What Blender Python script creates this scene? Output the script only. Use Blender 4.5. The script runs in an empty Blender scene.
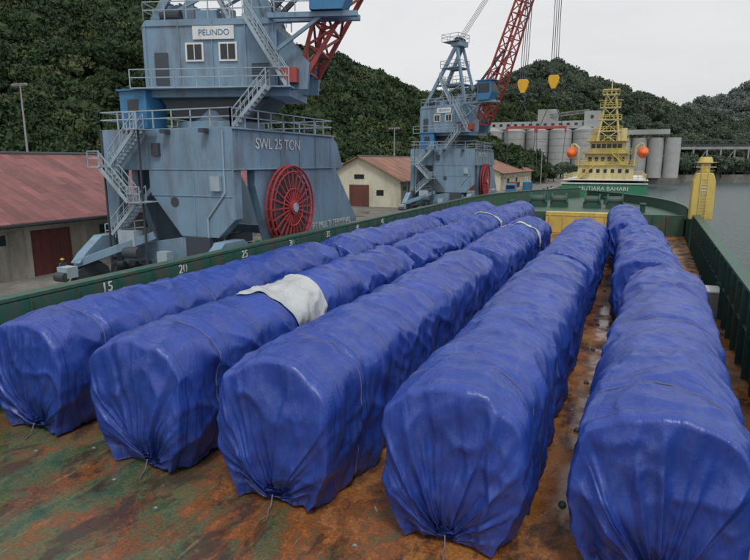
import bpy, bmesh, math, random
import numpy as np
from mathutils import Vector, Matrix, Euler
random.seed(7); rng=np.random.default_rng(7)
S=bpy.context.scene
COL=S.collection
R=math.radians

# ------------------------------------------------ materials
def newmat(name):
    m=bpy.data.materials.new(name); m.use_nodes=True
    nt=m.node_tree; b=nt.nodes['Principled BSDF']
    return m,nt,b
def N(nt,t,**k):
    n=nt.nodes.new(t)
    for a,v in k.items():
        setattr(n,a,v)
    return n
def ramp(nt,fac,stops):
    r=nt.nodes.new('ShaderNodeValToRGB')
    els=r.color_ramp.elements
    while len(els)<len(stops): els.new(0.5)
    for e,(p,c) in zip(els,stops):
        e.position=p; e.color=(c[0],c[1],c[2],1) if hasattr(c,'__len__') else (c,c,c,1)
    nt.links.new(fac,r.inputs[0]); return r
def coords(nt,scale=(1,1,1),kind='Object',rot=(0,0,0)):
    tc=nt.nodes.new('ShaderNodeTexCoord'); mp=nt.nodes.new('ShaderNodeMapping')
    mp.inputs['Scale'].default_value=scale; mp.inputs['Rotation'].default_value=rot
    nt.links.new(tc.outputs[kind],mp.inputs[0]); return mp.outputs[0]
def noise(nt,vec,scale,detail=6,rough=0.6,dist=0):
    n=nt.nodes.new('ShaderNodeTexNoise'); n.inputs['Scale'].default_value=scale
    n.inputs['Detail'].default_value=detail; n.inputs['Roughness'].default_value=rough
    n.inputs['Distortion'].default_value=dist
    nt.links.new(vec,n.inputs['Vector']); return n.outputs['Fac']
def mix(nt,fac,a,b,mode='MIX'):
    m=nt.nodes.new('ShaderNodeMix'); m.data_type='RGBA'; m.blend_type=mode
    for idx,v in ((0,fac),(6,a),(7,b)):
        if hasattr(v,'is_linked'): nt.links.new(v,m.inputs[idx])
        elif idx==0: m.inputs[0].default_value=v
        else: m.inputs[idx].default_value=(v[0],v[1],v[2],1)
    return m.outputs[2]
def bump(nt,h,b,strength=0.5,dist=0.05,prev=None):
    n=nt.nodes.new('ShaderNodeBump'); n.inputs['Strength'].default_value=strength
    n.inputs['Distance'].default_value=dist
    nt.links.new(h,n.inputs['Height'])
    if prev: nt.links.new(prev,n.inputs['Normal'])
    nt.links.new(n.outputs[0],b.inputs['Normal']); return n.outputs[0]
def painted(name,col,dirt=(0.12,0.07,0.04),amt=0.35,rough=0.55,scale=0.8,metal=0.0,streak=True):
    m,nt,b=newmat(name)
    v=coords(nt,(1,1,0.25) if streak else (1,1,1))
    n1=noise(nt,v,scale,8,0.65); r1=ramp(nt,n1,[(0.48,0),(0.72,amt)])
    v2=coords(nt); n2=noise(nt,v2,0.35,4)
    lo=tuple(c*0.72 for c in col); hi=tuple(min(1,c*1.18) for c in col)
    base=mix(nt,n2,lo,hi)
    c=mix(nt,r1.outputs[0],base,dirt)
    n3=noise(nt,coords(nt,(3.5,3.5,0.18)),1.2,7,0.75)
    c=mix(nt,ramp(nt,n3,[(0.60,0),(0.74,amt*0.9)]).outputs[0],c,tuple(x*0.8 for x in dirt))
    nt.links.new(c,b.inputs['Base Color']); b.inputs['Roughness'].default_value=rough
    b.inputs['Metallic'].default_value=metal
    bump(nt,noise(nt,v2,14,4),b,0.15,0.02)
    return m

def tarp_mat(name,c1,c2,dust=(0.15,0.19,0.34)):
    m,nt,b=newmat(name)
    v=coords(nt)
    n=noise(nt,v,0.5,5,0.6); base=mix(nt,ramp(nt,n,[(0.3,0),(0.7,1)]).outputs[0],c1,c2)
    d=noise(nt,coords(nt,(1.5,0.3,1)),1.5,8,0.7)
    base=mix(nt,ramp(nt,d,[(0.5,0),(0.8,0.24)]).outputs[0],base,dust)
    # muddy splashes low on the skirt
    sep=N(nt,'ShaderNodeSeparateXYZ'); nt.links.new(v,sep.inputs[0])
    zr=N(nt,'ShaderNodeMapRange'); zr.inputs[1].default_value=0.0; zr.inputs[2].default_value=0.9; zr.inputs[3].default_value=0.55; zr.inputs[4].default_value=0.0
    nt.links.new(sep.outputs[2],zr.inputs[0])
    mu=N(nt,'ShaderNodeMath',operation='MULTIPLY'); nt.links.new(zr.outputs[0],mu.inputs[0]); nt.links.new(ramp(nt,noise(nt,v,4,7,0.75),[(0.4,0),(0.65,1)]).outputs[0],mu.inputs[1])
    base=mix(nt,mu.outputs[0],base,(0.07,0.055,0.06))
    mm=N(nt,'ShaderNodeMath',operation='PINGPONG'); nt.links.new(sep.outputs[1],mm.inputs[0]); mm.inputs[1].default_value=0.9
    sm_=ramp(nt,mm.outputs[0],[(0.0,1),(0.025,0)])
    base=mix(nt,sm_.outputs[0],base,(c1[0]*0.6,c1[1]*0.6,c1[2]*0.6))
    nt.links.new(base,b.inputs['Base Color'])
    rr=ramp(nt,noise(nt,v,3,4),[(0.3,0.30),(0.7,0.44)]); nt.links.new(rr.outputs[0],b.inputs['Roughness'])
    b.inputs['Specular IOR Level'].default_value=0.55
    w1=noise(nt,coords(nt,(1.6,1.6,0.28)),2.0,5,0.5,0.6)
    p=bump(nt,w1,b,0.5,0.12)
    w3=N(nt,'ShaderNodeTexNoise'); w3.inputs['Scale'].default_value=1.5; w3.inputs['Detail'].default_value=4; w3.noise_type='RIDGED_MULTIFRACTAL'
    nt.links.new(coords(nt,(1.0,0.7,1.0),rot=(0.3,0.4,0.6)),w3.inputs['Vector'])
    p=bump(nt,w3.outputs['Fac'],b,0.28,0.045,p)
    p=bump(nt,noise(nt,v,8,4,0.55,0.5),b,0.3,0.025,p)
    return m
M={}
M['tarp']=tarp_mat('tarp_blue',(0.013,0.040,0.235),(0.024,0.066,0.36))
M['tarp2']=tarp_mat('tarp_white',(0.38,0.41,0.43),(0.53,0.55,0.56),(0.38,0.38,0.38))
M['rope']=painted('rope',(0.16,0.15,0.22),amt=0.2)
M['crane']=painted('crane_bluegrey',(0.175,0.285,0.39),(0.10,0.07,0.05),0.65,0.5,0.9)
M['cranelt']=painted('crane_light',(0.33,0.41,0.47),(0.10,0.08,0.06),0.5)
M['craneblue']=painted('crane_blue',(0.04,0.19,0.38),(0.05,0.05,0.05),0.4)
M['cdark']=painted('crane_dark',(0.045,0.06,0.075),(0.06,0.04,0.03),0.5)
M['red']=painted('boom_red',(0.36,0.06,0.05),(0.08,0.03,0.02),0.5)
M['reel']=painted('reel_red',(0.36,0.035,0.04),(0.06,0.02,0.02),0.3)
M['white']=painted('white_paint',(0.68,0.69,0.68),(0.2,0.14,0.09),0.4)
M['yellow']=painted('yellow_paint',(0.62,0.47,0.12),(0.2,0.12,0.05),0.6)
M['yellow2']=painted('pale_yellow',(0.60,0.53,0.27),(0.2,0.14,0.08),0.55)
M['hook']=painted('hook_yellow',(0.75,0.42,0.02),amt=0.2)
M['orange']=painted('orange_paint',(0.75,0.13,0.02),amt=0.15)
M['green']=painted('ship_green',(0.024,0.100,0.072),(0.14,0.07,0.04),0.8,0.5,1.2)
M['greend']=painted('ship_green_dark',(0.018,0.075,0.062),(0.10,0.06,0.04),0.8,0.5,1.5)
M['hull2']=painted('hull_green',(0.03,0.20,0.11),(0.10,0.07,0.04),0.35)
M['black']=painted('black_steel',(0.02,0.02,0.022),amt=0.2)
M['steel']=painted('galv_steel',(0.28,0.29,0.30),amt=0.3)
M['wall']=painted('warehouse_wall',(0.36,0.34,0.29),(0.10,0.09,0.07),0.85,0.9,0.5)
M['wall2']=painted('warehouse_cream',(0.60,0.57,0.45),(0.22,0.19,0.14),0.6,0.9,0.4)
M['door']=painted('door_brown',(0.13,0.04,0.035),(0.04,0.03,0.02),0.6)
M['conc']=painted('concrete',(0.30,0.30,0.29),(0.12,0.11,0.10),0.7,0.9,0.15)
M['silo']=painted('silo_concrete',(0.36,0.37,0.37),(0.20,0.20,0.19),0.8,0.9,0.05)
M['skin']=painted('skin',(0.25,0.13,0.08),amt=0.0)
M['cloth']=painted('cloth_blue',(0.05,0.07,0.13),amt=0.0)
M['cloth2']=painted('cloth_grey',(0.2,0.19,0.17),amt=0.0)
def glass():
    m,nt,b=newmat('dark_glass'); b.inputs['Base Color'].default_value=(0.02,0.025,0.03,1); b.inputs['Roughness'].default_value=0.12
    n=noise(nt,coords(nt),3); bump(nt,n,b,0.05,0.02); return m
M['glass']=glass()
def roofmat(name,c,c2):
    m,nt,b=newmat(name)
    v=coords(nt); n=noise(nt,coords(nt,(0.25,1,1)),0.6,8,0.7)
    base=mix(nt,ramp(nt,n,[(0.35,0),(0.7,1)]).outputs[0],c,c2)
    br=N(nt,'ShaderNodeTexBrick'); br.inputs['Scale'].default_value=1.0
    br.inputs['Brick Width'].default_value=2.4; br.inputs['Row Height'].default_value=0.9; br.inputs['Mortar Size'].default_value=0.02
    br.inputs['Color1'].default_value=(0.76,0.76,0.76,1); br.inputs['Color2'].default_value=(1.24,1.24,1.24,1); br.inputs['Mortar'].default_value=(0.5,0.5,0.5,1)
    nt.links.new(v,br.inputs['Vector'])
    base=mix(nt,1.0,base,br.outputs['Color'],'MULTIPLY')
    nt.links.new(base,b.inputs['Base Color']); b.inputs['Roughness'].default_value=0.75
    w=N(nt,'ShaderNodeTexWave',bands_direction='Y'); w.inputs['Scale'].default_value=1.6; nt.links.new(v,w.inputs['Vector'])
    bump(nt,w.outputs['Fac'],b,0.6,0.06); return m
M['roof']=roofmat('roof_red',(0.25,0.095,0.095),(0.14,0.06,0.06))
M['roof2']=roofmat('roof_brown',(0.20,0.09,0.06),(0.30,0.16,0.11))

def deckmat():
    m,nt,b=newmat('deck_rusty_paint')
    v=coords(nt)
    big=noise(nt,coords(nt,(1,0.45,1),rot=(0,0,0.5)),0.42,10,0.72,0.6)
    med=noise(nt,v,2.2,9,0.78,0.5); fine=noise(nt,v,14,6,0.7)
    s=N(nt,'ShaderNodeMath',operation='MULTIPLY_ADD'); nt.links.new(med,s.inputs[0]); s.inputs[1].default_value=0.6; nt.links.new(big,s.inputs[2])
    sep=N(nt,'ShaderNodeSeparateXYZ'); nt.links.new(v,sep.inputs[0])
    mr=N(nt,'ShaderNodeMapRange'); mr.inputs[1].default_value=8; mr.inputs[2].default_value=15; mr.inputs[3].default_value=-0.02; mr.inputs[4].default_value=0.11
    nt.links.new(sep.outputs[1],mr.inputs[0])
    ad=N(nt,'ShaderNodeMath',operation='ADD'); nt.links.new(s.outputs[0],ad.inputs[0]); nt.links.new(mr.outputs[0],ad.inputs[1])
    mx=N(nt,'ShaderNodeMapRange'); mx.inputs[1].default_value=-13; mx.inputs[2].default_value=-4; mx.inputs[3].default_value=-0.08; mx.inputs[4].default_value=0.08
    nt.links.new(sep.outputs[0],mx.inputs[0])
    ad2=N(nt,'ShaderNodeMath',operation='ADD'); nt.links.new(ad.outputs[0],ad2.inputs[0]); nt.links.new(mx.outputs[0],ad2.inputs[1])
    c=ramp(nt,ad2.outputs[0],[(0.66,(0.045,0.11,0.065)),(0.73,(0.11,0.14,0.06)),(0.79,(0.15,0.10,0.045)),(0.86,(0.27,0.085,0.022)),(0.97,(0.42,0.17,0.045))])
    c2=mix(nt,ramp(nt,fine,[(0.42,0.5),(0.6,0)]).outputs[0],c.outputs[0],(0.05,0.033,0.024))
    dk=noise(nt,coords(nt,(1,0.6,1)),0.8,9,0.78,0.5)
    c3=mix(nt,ramp(nt,dk,[(0.49,0),(0.58,0.85)]).outputs[0],c2,(0.045,0.030,0.022))
    sc_=noise(nt,coords(nt,(5,0.35,1),rot=(0,0,-0.5)),1.5,8,0.8)
    c3=mix(nt,ramp(nt,sc_,[(0.58,0),(0.66,0.6)]).outputs[0],c3,(0.34,0.26,0.14))
    sc2=noise(nt,coords(nt,(0.4,6,1),rot=(0,0,0.2)),1.3,8,0.8)
    c3=mix(nt,ramp(nt,sc2,[(0.60,0),(0.68,0.45)]).outputs[0],c3,(0.05,0.10,0.06))
    li=noise(nt,coords(nt,(1,1,1)),5,8,0.8)
    c4=mix(nt,ramp(nt,li,[(0.60,0),(0.72,0.6)]).outputs[0],c3,(0.36,0.33,0.25))
    nt.links.new(c4,b.inputs['Base Color'])
    rr=ramp(nt,noise(nt,v,0.55,6,0.65),[(0.44,0.10),(0.56,0.62)]); nt.links.new(rr.outputs[0],b.inputs['Roughness'])
    p=bump(nt,med,b,0.2,0.015)
    br=N(nt,'ShaderNodeTexBrick'); br.inputs['Scale'].default_value=1; br.inputs['Brick Width'].default_value=6; br.inputs['Row Height'].default_value=2.2; br.inputs['Mortar Size'].default_value=0.02
    nt.links.new(v,br.inputs['Vector']); bump(nt,br.outputs['Fac'],b,0.5,0.02,p)
    return m
M['deck']=deckmat()
def groundmat():
    m,nt,b=newmat('quay_ground'); v=coords(nt)
    n=noise(nt,v,0.12,9,0.7); n2=noise(nt,v,1.5,6,0.7)
    c=ramp(nt,n,[(0.35,(0.075,0.07,0.06)),(0.5,(0.15,0.145,0.13)),(0.68,(0.24,0.23,0.21))])
    c2=mix(nt,ramp(nt,n2,[(0.4,0.4),(0.6,0)]).outputs[0],c.outputs[0],(0.07,0.065,0.055))
    nt.links.new(c2,b.inputs['Base Color'])
    rr=ramp(nt,n,[(0.38,0.15),(0.5,0.8)]); nt.links.new(rr.outputs[0],b.inputs['Roughness'])
    bump(nt,n2,b,0.25,0.03); return m
M['ground']=groundmat()
def watermat():
    m,nt,b=newmat('harbour_water'); v=coords(nt,(1,1,1))
    b.inputs['Base Color'].default_value=(0.07,0.10,0.105,1); b.inputs['Roughness'].default_value=0.2
    b.inputs['IOR'].default_value=1.33
    n=noise(nt,v,0.5,8,0.65,0.4); p=bump(nt,n,b,0.7,0.5)
    n2=noise(nt,v,2.2,5,0.6); bump(nt,n2,b,0.4,0.12,p); return m
M['water']=watermat()
def leafmat(name,a,bb,c):
    m,nt,b=newmat(name)
    oi=N(nt,'ShaderNodeObjectInfo'); r=ramp(nt,oi.outputs['Random'],[(0,a),(0.65,bb),(1,c)])
    n=noise(nt,coords(nt),3,5,0.7); cc=mix(nt,ramp(nt,n,[(0.35,0.55),(0.65,0)]).outputs[0],r.outputs[0],tuple(x*0.5 for x in a))
    nt.links.new(cc,b.inputs['Base Color']); b.inputs['Roughness'].default_value=0.8
    b.inputs['Specular IOR Level'].default_value=0.2
    return m
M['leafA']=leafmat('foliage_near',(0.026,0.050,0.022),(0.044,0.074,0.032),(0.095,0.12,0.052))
M['leafB']=leafmat('foliage_mid_haze',(0.060,0.088,0.062),(0.080,0.108,0.076),(0.115,0.14,0.095))  # paler greens: distance haze painted into the leaf colour
M['leafC']=leafmat('foliage_far_haze',(0.12,0.15,0.14),(0.14,0.17,0.155),(0.17,0.20,0.18))  # palest and greyest: aerial haze of the far hills put into the colour
def hillmat():
    m,nt,b=newmat('hill_undergrowth'); n=noise(nt,coords(nt),0.15,8,0.7)
    r=ramp(nt,n,[(0.35,(0.02,0.034,0.016)),(0.65,(0.045,0.06,0.03))]); nt.links.new(r.outputs[0],b.inputs['Base Color'])
    b.inputs['Roughness'].default_value=0.95; bump(nt,n,b,0.8,2.0); return m
M['hill']=hillmat()

# ------------------------------------------------ mesh builder
class MB:
    def __init__(s): s.v=[]; s.f=[]
    def add(s,vs,fs):
        o=len(s.v); s.v+= [tuple(p) for p in vs]; s.f+=[tuple(i+o for i in f) for f in fs]
    def box(s,c,d,rz=0,rx=0,ry=0):
        m=Matrix.Translation(c)@Euler((rx,ry,rz)).to_matrix().to_4x4()
        vs=[m@Vector((x*d[0]/2,y*d[1]/2,z*d[2]/2)) for x in(-1,1) for y in(-1,1) for z in(-1,1)]
        s.add(vs,[(0,1,3,2),(4,6,7,5),(0,4,5,1),(2,3,7,6),(0,2,6,4),(1,5,7,3)])
    def beam(s,a,b,w,h=None):
        h=h or w; a=Vector(a); b=Vector(b); d=b-a
        if d.length<1e-6: return
        q=d.to_track_quat('Y','Z'); m=Matrix.Translation((a+b)/2)@q.to_matrix().to_4x4()
        L=d.length
        vs=[m@Vector((x*w/2,y*L/2,z*h/2)) for x in(-1,1) for y in(-1,1) for z in(-1,1)]
        s.add(vs,[(0,1,3,2),(4,6,7,5),(0,4,5,1),(2,3,7,6),(0,2,6,4),(1,5,7,3)])
    def cyl(s,a,b,r,r2=None,n=16,caps=True):
        r2=r if r2 is None else r2; a=Vector(a); b=Vector(b); q=(b-a).to_track_quat('Z','Y')
        vs=[];fs=[]
        for k,(c,rr) in enumerate(((a,r),(b,r2))):
            for i in range(n):
                t=2*math.pi*i/n; vs.append(c+q@Vector((rr*math.cos(t),rr*math.sin(t),0)))
        for i in range(n): fs.append((i,(i+1)%n,n+(i+1)%n,n+i))
        if caps: fs.append(tuple(range(n-1,-1,-1))); fs.append(tuple(range(n,2*n)))
        s.add(vs,fs)
    def prism(s,poly,axis,lo,hi):
        n=len(poly); vs=[]
        for t in (lo,hi):
            for (a,b) in poly:
                vs.append({'x':(t,a,b),'y':(a,t,b),'z':(a,b,t)}[axis])
        fs=[tuple(range(n)),tuple(range(2*n-1,n-1,-1))]+[(i,n+i,n+(i+1)%n,(i+1)%n) for i in range(n)]
        s.add(vs,fs)
    def pipe(s,pts,r,n=6):
        for a,b in zip(pts[:-1],pts[1:]): s.cyl(a,b,r,n=n)
    def rail(s,pts,h=1.05,post=1.5,r=0.03,closed=False):
        pts=[Vector(p) for p in pts]
        if closed: pts.append(pts[0])
        for a,b in zip(pts[:-1],pts[1:]):
            for z in (h,h*0.55): s.beam(a+Vector((0,0,z)),b+Vector((0,0,z)),r*2)
            k=max(1,int((b-a).length/post))
            for i in range(k+1):
                p=a.lerp(b,i/k); s.beam(p,p+Vector((0,0,h)),r*2)
    def stair(s,a,b,w=0.8,side=(0,1,0)):
        a=Vector(a); b=Vector(b); sd=Vector(side).normalized()*w/2
        for q in (sd,-sd):
            s.beam(a+q,b+q,0.08,0.22); s.beam(a+q+Vector((0,0,1)),b+q+Vector((0,0,1)),0.06)
            s.beam(a+q+Vector((0,0,.5)),b+q+Vector((0,0,.5)),0.04)
            for i in range(5):
                p=a.lerp(b,i/4)+q; s.beam(p,p+Vector((0,0,1)),0.05)
        k=int(abs(b.z-a.z)/0.25)+1
        for i in range(k):
            p=a.lerp(b,i/k); s.beam(p-sd,p+sd,0.22,0.04)
    def lattice(s,a,b,w0,w1,h0,h1,n,chord=0.18,lace=0.09,up=(0,0,1)):
        a=Vector(a); b=Vector(b); d=(b-a).normalized(); u=Vector(up); sx=d.cross(u).normalized(); sy=sx.cross(d).normalized()
        rings=[]
        for i in range(n+1):
            t=i/n; c=a.lerp(b,t); w=(w0*(1-t)+w1*t)/2; h=(h0*(1-t)+h1*t)/2
            rings.append([c+sx*w+sy*h,c-sx*w+sy*h,c-sx*w-sy*h,c+sx*w-sy*h])
        for k in range(4): s.beam(rings[0][k],rings[-1][k],chord)
        for i in range(n):
            for k in range(4):
                s.beam(rings[i][k],rings[i][(k+1)%4],lace)
                if i%2==0: s.beam(rings[i][k],rings[i+1][(k+1)%4],lace)
                else: s.beam(rings[i][(k+1)%4],rings[i+1][k],lace)
    def make(s,name,mat,parent=None,smooth=False,bevel=0):
        me=bpy.data.meshes.new(name); me.from_pydata(s.v,[],s.f); me.update()
        bm=bmesh.new(); bm.from_mesh(me); bmesh.ops.recalc_face_normals(bm,faces=bm.faces); bm.to_mesh(me); bm.free()
        ob=bpy.data.objects.new(name,me); COL.objects.link(ob); me.materials.append(M[mat] if isinstance(mat,str) else mat)
        if smooth: 
            for p in me.polygons: p.use_smooth=True
        if parent: ob.parent=parent
        if bevel:
            md=ob.modifiers.new('bevel','BEVEL'); md.width=bevel; md.segments=2; md.limit_method='ANGLE'
        return ob
def empty(name,loc=(0,0,0),rz=0,parent=None):
    e=bpy.data.objects.new(name,None); COL.objects.link(e); e.location=loc; e.rotation_euler=(0,0,rz); e.parent=parent; return e
def text(name,body,size,loc,rot,mat,parent=None,extr=0.01):
    cu=bpy.data.curves.new(name,'FONT'); cu.body=body; cu.size=size; cu.extrude=extr; cu.align_x='CENTER'; cu.align_y='CENTER'
    o=bpy.data.objects.new(name,cu); COL.objects.link(o); o.location=loc; o.rotation_euler=rot; cu.materials.append(M[mat]); o.parent=parent; return o

# ------------------------------------------------ value noise in numpy
TAB=rng.random((256,256))
def vn(x,y,seed=0):
    x=x+seed*17.3; y=y+seed*9.1
    xi=np.floor(x).astype(int); yi=np.floor(y).astype(int); fx=x-xi; fy=y-yi
    fx=fx*fx*(3-2*fx); fy=fy*fy*(3-2*fy)
    g=lambda a,b: TAB[a%256,b%256]
    return (g(xi,yi)*(1-fx)+g(xi+1,yi)*fx)*(1-fy)+(g(xi,yi+1)*(1-fx)+g(xi+1,yi+1)*fx)*fy
def fbm(x,y,seed=0,o=4):
    r=0;a=1;t=0
    for k in range(o):
        r=r+a*vn(x*2**k,y*2**k,seed+k*3); t+=a; a*=0.5
    return r/t
def ridged(x,y,seed=0,o=2): return 1-np.abs(2*fbm(x,y,seed,o)-1)

# ------------------------------------------------ tarpaulin-wrapped railway carriages
CTRL=[(-1.30,0.04),(-1.42,0.35),(-1.50,0.9),(-1.54,1.6),(-1.55,2.3),(-1.55,2.8),(-1.50,3.12),(-1.32,3.42),(-0.95,3.68),(-0.5,3.87),(0,3.94)]
CTRL=CTRL+[(-x,z) for x,z in CTRL[-2::-1]]
CTRL=np.array(CTRL)
d=np.r_[0,np.cumsum(np.hypot(*np.diff(CTRL,axis=0).T))]
NQ=150
qs=np.linspace(0,d[-1],NQ)
PX=np.interp(qs,d,CTRL[:,0]); PZ=np.interp(qs,d,CTRL[:,1])
for _ in range(9):
    PX[1:-1]=(PX[:-2]+2*PX[1:-1]+PX[2:])/4; PZ[1:-1]=(PZ[:-2]+2*PZ[1:-1]+PZ[2:])/4
tx=np.gradient(PX); tz=np.gradient(PZ); nl=np.hypot(tx,tz); NX=-tz/nl; NZ=tx/nl
def sm(x): x=np.clip(x,0,1); return x*x*(3-2*x)
def carriage(cx,y0,L,ang=0,seed=0,wr=1.0,ropes=(1.3,6.5,12,17),patches=(),hs=1.0):
    root=empty('tarpaulin_wrapped_rail_carriage',(cx,y0,0),ang)
    res=0.07; K=48
    ys=np.linspace(0,L,int(L/res))
    def body(Y,extra=0.0):
        Yg=Y[:,None]*np.ones((1,NQ)); q=np.ones((len(Y),1))*qs[None,:]
        z=PZ[None,:]*np.ones_like(Yg)
        side=sm((3.4-z)/1.0)
        down=np.clip((3.3-z)/3.3,0,1)
        low=sm((1.6-z)/1.6)
        de=np.minimum(Yg,L-Yg)
        endf=sm(1-de/1.8)
        lean=np.sin(seed*1.7)*0.25
        yy=Yg+lean*(z-2)+0.5*fbm(Yg*.4,q*.25,seed+31,2)
        f1=fbm(Yg*0.30,q*0.22,seed,2)-0.5
        f2=ridged(yy*1.15,q*0.14,seed+5)**2
        f3=ridged(yy*2.7,q*0.30,seed+11)**2
        f5=ridged(Yg*0.55-q*0.8,q*0.30+Yg*0.35,seed+37)**3
        f6=ridged(Yg*0.5+q*0.9,q*0.3-Yg*0.3,seed+41)**3
        f7=ridged(yy*1.1,q*0.55,seed+53)**3
        f8=ridged(yy*1.9+q*.5,q*1.1,seed+67)**3
        disp=f1*0.20*wr+side*(0.35+0.65*down)*((f2-0.6)*0.24+(f3-0.6)*0.095)*wr+(f5-.4)*0.10*wr+(f6-.4)*0.075*wr+(1-side)*(f7-.4)*0.075*wr+(f8-.4)*.035*wr
        disp+=low*0.08*np.sin(Yg*2.3+2.5*fbm(Yg*.5,q*.2,seed,2))*wr
        disp+=endf*down*0.10*(ridged(q*2.3+Yg*.5,Yg*0.35,seed+61)-.6)
        disp-=endf*low*0.22
        for r in ropes:
            g_=np.exp(-((Yg-r)/0.13)**2); disp-=0.065*g_
            disp+=0.045*np.exp(-(np.abs(Yg-r)/0.6)**2)*(ridged(q*1.7,Yg*0.8,seed+71)-.6)
        disp+=extra
        x=PX[None,:]+NX[None,:]*disp; zz=(PZ[None,:]+NZ[None,:]*disp)
        x=x*(1-0.12*endf*low)
        zz=zz-0.10*sm(1-de/0.7)*sm((z-2.5)/1.2)
        zz=np.maximum(zz*hs,0.02)
        return x,Yg,zz
    X,Y,Z=body(ys)
    def cap(x0,z0,sgn,yb,sd):
        xs=[];yl=[];zl=[]
        gx=0.30*math.sin(sd*3.1); 
        th=np.linspace(0,1,NQ); o=th*0
        w_=th+0.02*(vn(th*6,o,sd+33)-.5)
        pl=(ridged(w_*9,o,sd,1)**2-.4)*1.0+(ridged(w_*19,o+3,sd+4,1)**2-.4)*0.75+(ridged(w_*34,o+5,sd+8,1)-.5)*.35
        for k in range(1,K+1):
            t=k/K; f=t**1.05; t0=0.09
            rnd=math.sqrt(max(0,1-(1-min(t/t0,1))**2))
            ff=0.5*f if t<t0 else 0.5*t0**1.05+(f-t0**1.05)/(1-t0**1.05)*(1-0.5*t0**1.05)
            tgx=gx+x0*0.13; tgz=0.10+0.11*np.clip(z0,0,4)
            x=x0*(1-ff)+tgx*ff; z=z0*(1-ff)+tgz*ff
            e1=sm(np.array(t/0.25))*(0.35+0.65*sm(np.array(t/.7)))
            yo=0.22*rnd+0.10*math.sin(math.pi*t)
            wrp=(fbm(x*.9+z*.3,z*0.5,sd+7,2)-.5)
            vf=(ridged(x*1.5+wrp*1.2+ .35*np.sign(x)*(2-z)*.3,z*0.16,sd+13)**2-.5)
            crease=(ridged(x*.8+z*.5,z*.6-x*.5,sd+23)**3-.4)
            cr2=(ridged(x*1.7-z*.9,z*.9+x*.7,sd+29)**3-.4)
            fold=pl*0.17*e1+wrp*0.26*min(1,t*3)+vf*0.17*min(1,t*5)+crease*0.11*min(1,t*4)+cr2*.045*min(1,t*4)
            zin=np.clip((1.3-z)/1.3,0,1)**1.2*0.42
            xs.append(x+0.05*pl*e1); zl.append(np.maximum(z+0.03*pl*e1*(z>1),0.02)); yl.append(yb+sgn*(yo+fold*0.95-zin*min(1,t*3)))
        return np.array(xs),np.array(yl),np.array(zl)
    fx,fy,fz=cap(X[0],Z[0],-1,0,seed+1); bx,by,bz=cap(X[-1],Z[-1],1,L,seed+2)
    XX=np.vstack([fx[::-1],X,bx]); YY=np.vstack([fy[::-1],Y,by]); ZZ=np.vstack([fz[::-1],Z,bz])
    def grid(name,XX,YY,ZZ,mat,closeends=False):
        n,m=XX.shape
        V=np.stack([XX,YY,ZZ],-1).reshape(-1,3)
        i=np.arange(n-1)[:,None]*m+np.arange(m-1)[None,:]
        F=np.stack([i,i+1,i+m+1,i+m],-1).reshape(-1,4).tolist()
        if closeends:
            for row in (0,n-1):
                h=m//2
                for a in range(h-1):
                    p,q_=row*m+a,row*m+m-1-a; F.append([p,p+1,q_-1,q_])
        me=bpy.data.meshes.new(name); me.from_pydata(V.tolist(),[],F); me.update()
        me.polygons.foreach_set('use_smooth',[True]*len(me.polygons))
        o=bpy.data.objects.new(name,me); COL.objects.link(o); o.parent=root; me.materials.append(M[mat]); return o
    grid('tarpaulin_cover',XX,YY,ZZ,'tarp',True)
    mb=MB()
    for r in ropes:
        x,y,z=body(np.array([r+0.0,r+0.01]),0.012)
        pts=[(x[0][i],y[0][i]+0.05*math.sin(i*0.13+r),z[0][i]) for i in range(0,NQ,2)]
        mb.pipe(pts,0.013,5)
    gx=0.30*math.sin((seed+1)*3.1)
    mb.pipe([(gx+.05,-0.15,0.35),(gx+0.1,-0.3,0.15),(gx+0.05,-0.35,0.04),(gx+0.18,-0.6,0.02)],0.016,6)
    mb.make('lashing_ropes','rope',root)
    wb=MB()
    for yb in (2.6,4.9,L-4.9,L-2.6):
        for sx in (-0.72,0.72): wb.cyl((sx-0.06,yb,0.44),(sx+0.06,yb,0.44),0.43,n=20)
        wb.cyl((-0.9,yb,0.44),(0.9,yb,0.44),0.09,n=8)
    wb.make('bogie_wheels','black',root)
    for (a,b,q0,q1,mat,jag) in patches:
        i0,i1=int(q0*NQ),int(q1*NQ)
        w=np.linspace(0,1,60)[:,None]; idx=np.arange(i0,i1); k=(idx-i0)[None,:]/(i1-i0)
        Yc=a+(b-a)*w+jag*(k-0.5)*(1-2*w)+0.25*jag*(vn(k*5,k*0,seed+9)-.5)
        Xs=np.zeros(Yc.shape);Zs=np.zeros(Yc.shape)
        yl=np.linspace(a-2*abs(jag)-.5,b+2*abs(jag)+.5,400); bx_,_,bz_=body(yl,0.045)
        for c_,ii in enumerate(idx):
            Xs[:,c_]=np.interp(Yc[:,c_],yl,bx_[:,ii]); Zs[:,c_]=np.interp(Yc[:,c_],yl,bz_[:,ii])
        grid('patch_sheet',Xs,Yc,Zs+.012*np.sin(k*30+w*7),mat)
    return root
carriage(-16.65,11.9,18.3,R(-0.3),1,1.0,(1.5,7,12.6,16.5),hs=.97)
carriage(-16.3,31.8,18.4,R(-.3),2,1.1,(2,9,15),hs=.97)
carriage(-16.1,51.8,19.4,R(-.6),3,1.1,(4,12),hs=.97)
carriage(-11.75,11.5,18.2,R(-0.1),4,1.15,(1.4,10.4,16),patches=[(5.4,8.1,.45,.77,'tarp2',0.9)])
carriage(-11.5,31.2,18.4,R(-.4),5,1.9,(1.5,3.2,5.1,8,12,16))
carriage(-11.6,51.4,19.4,R(-.7),6,1.2,(5,13),patches=[(0.6,1.3,.2,.73,'tarp2',0.1)])
carriage(-7.45,11.35,18.8,R(-0.1),7,1.0,(1.6,9,14.5))
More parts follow.
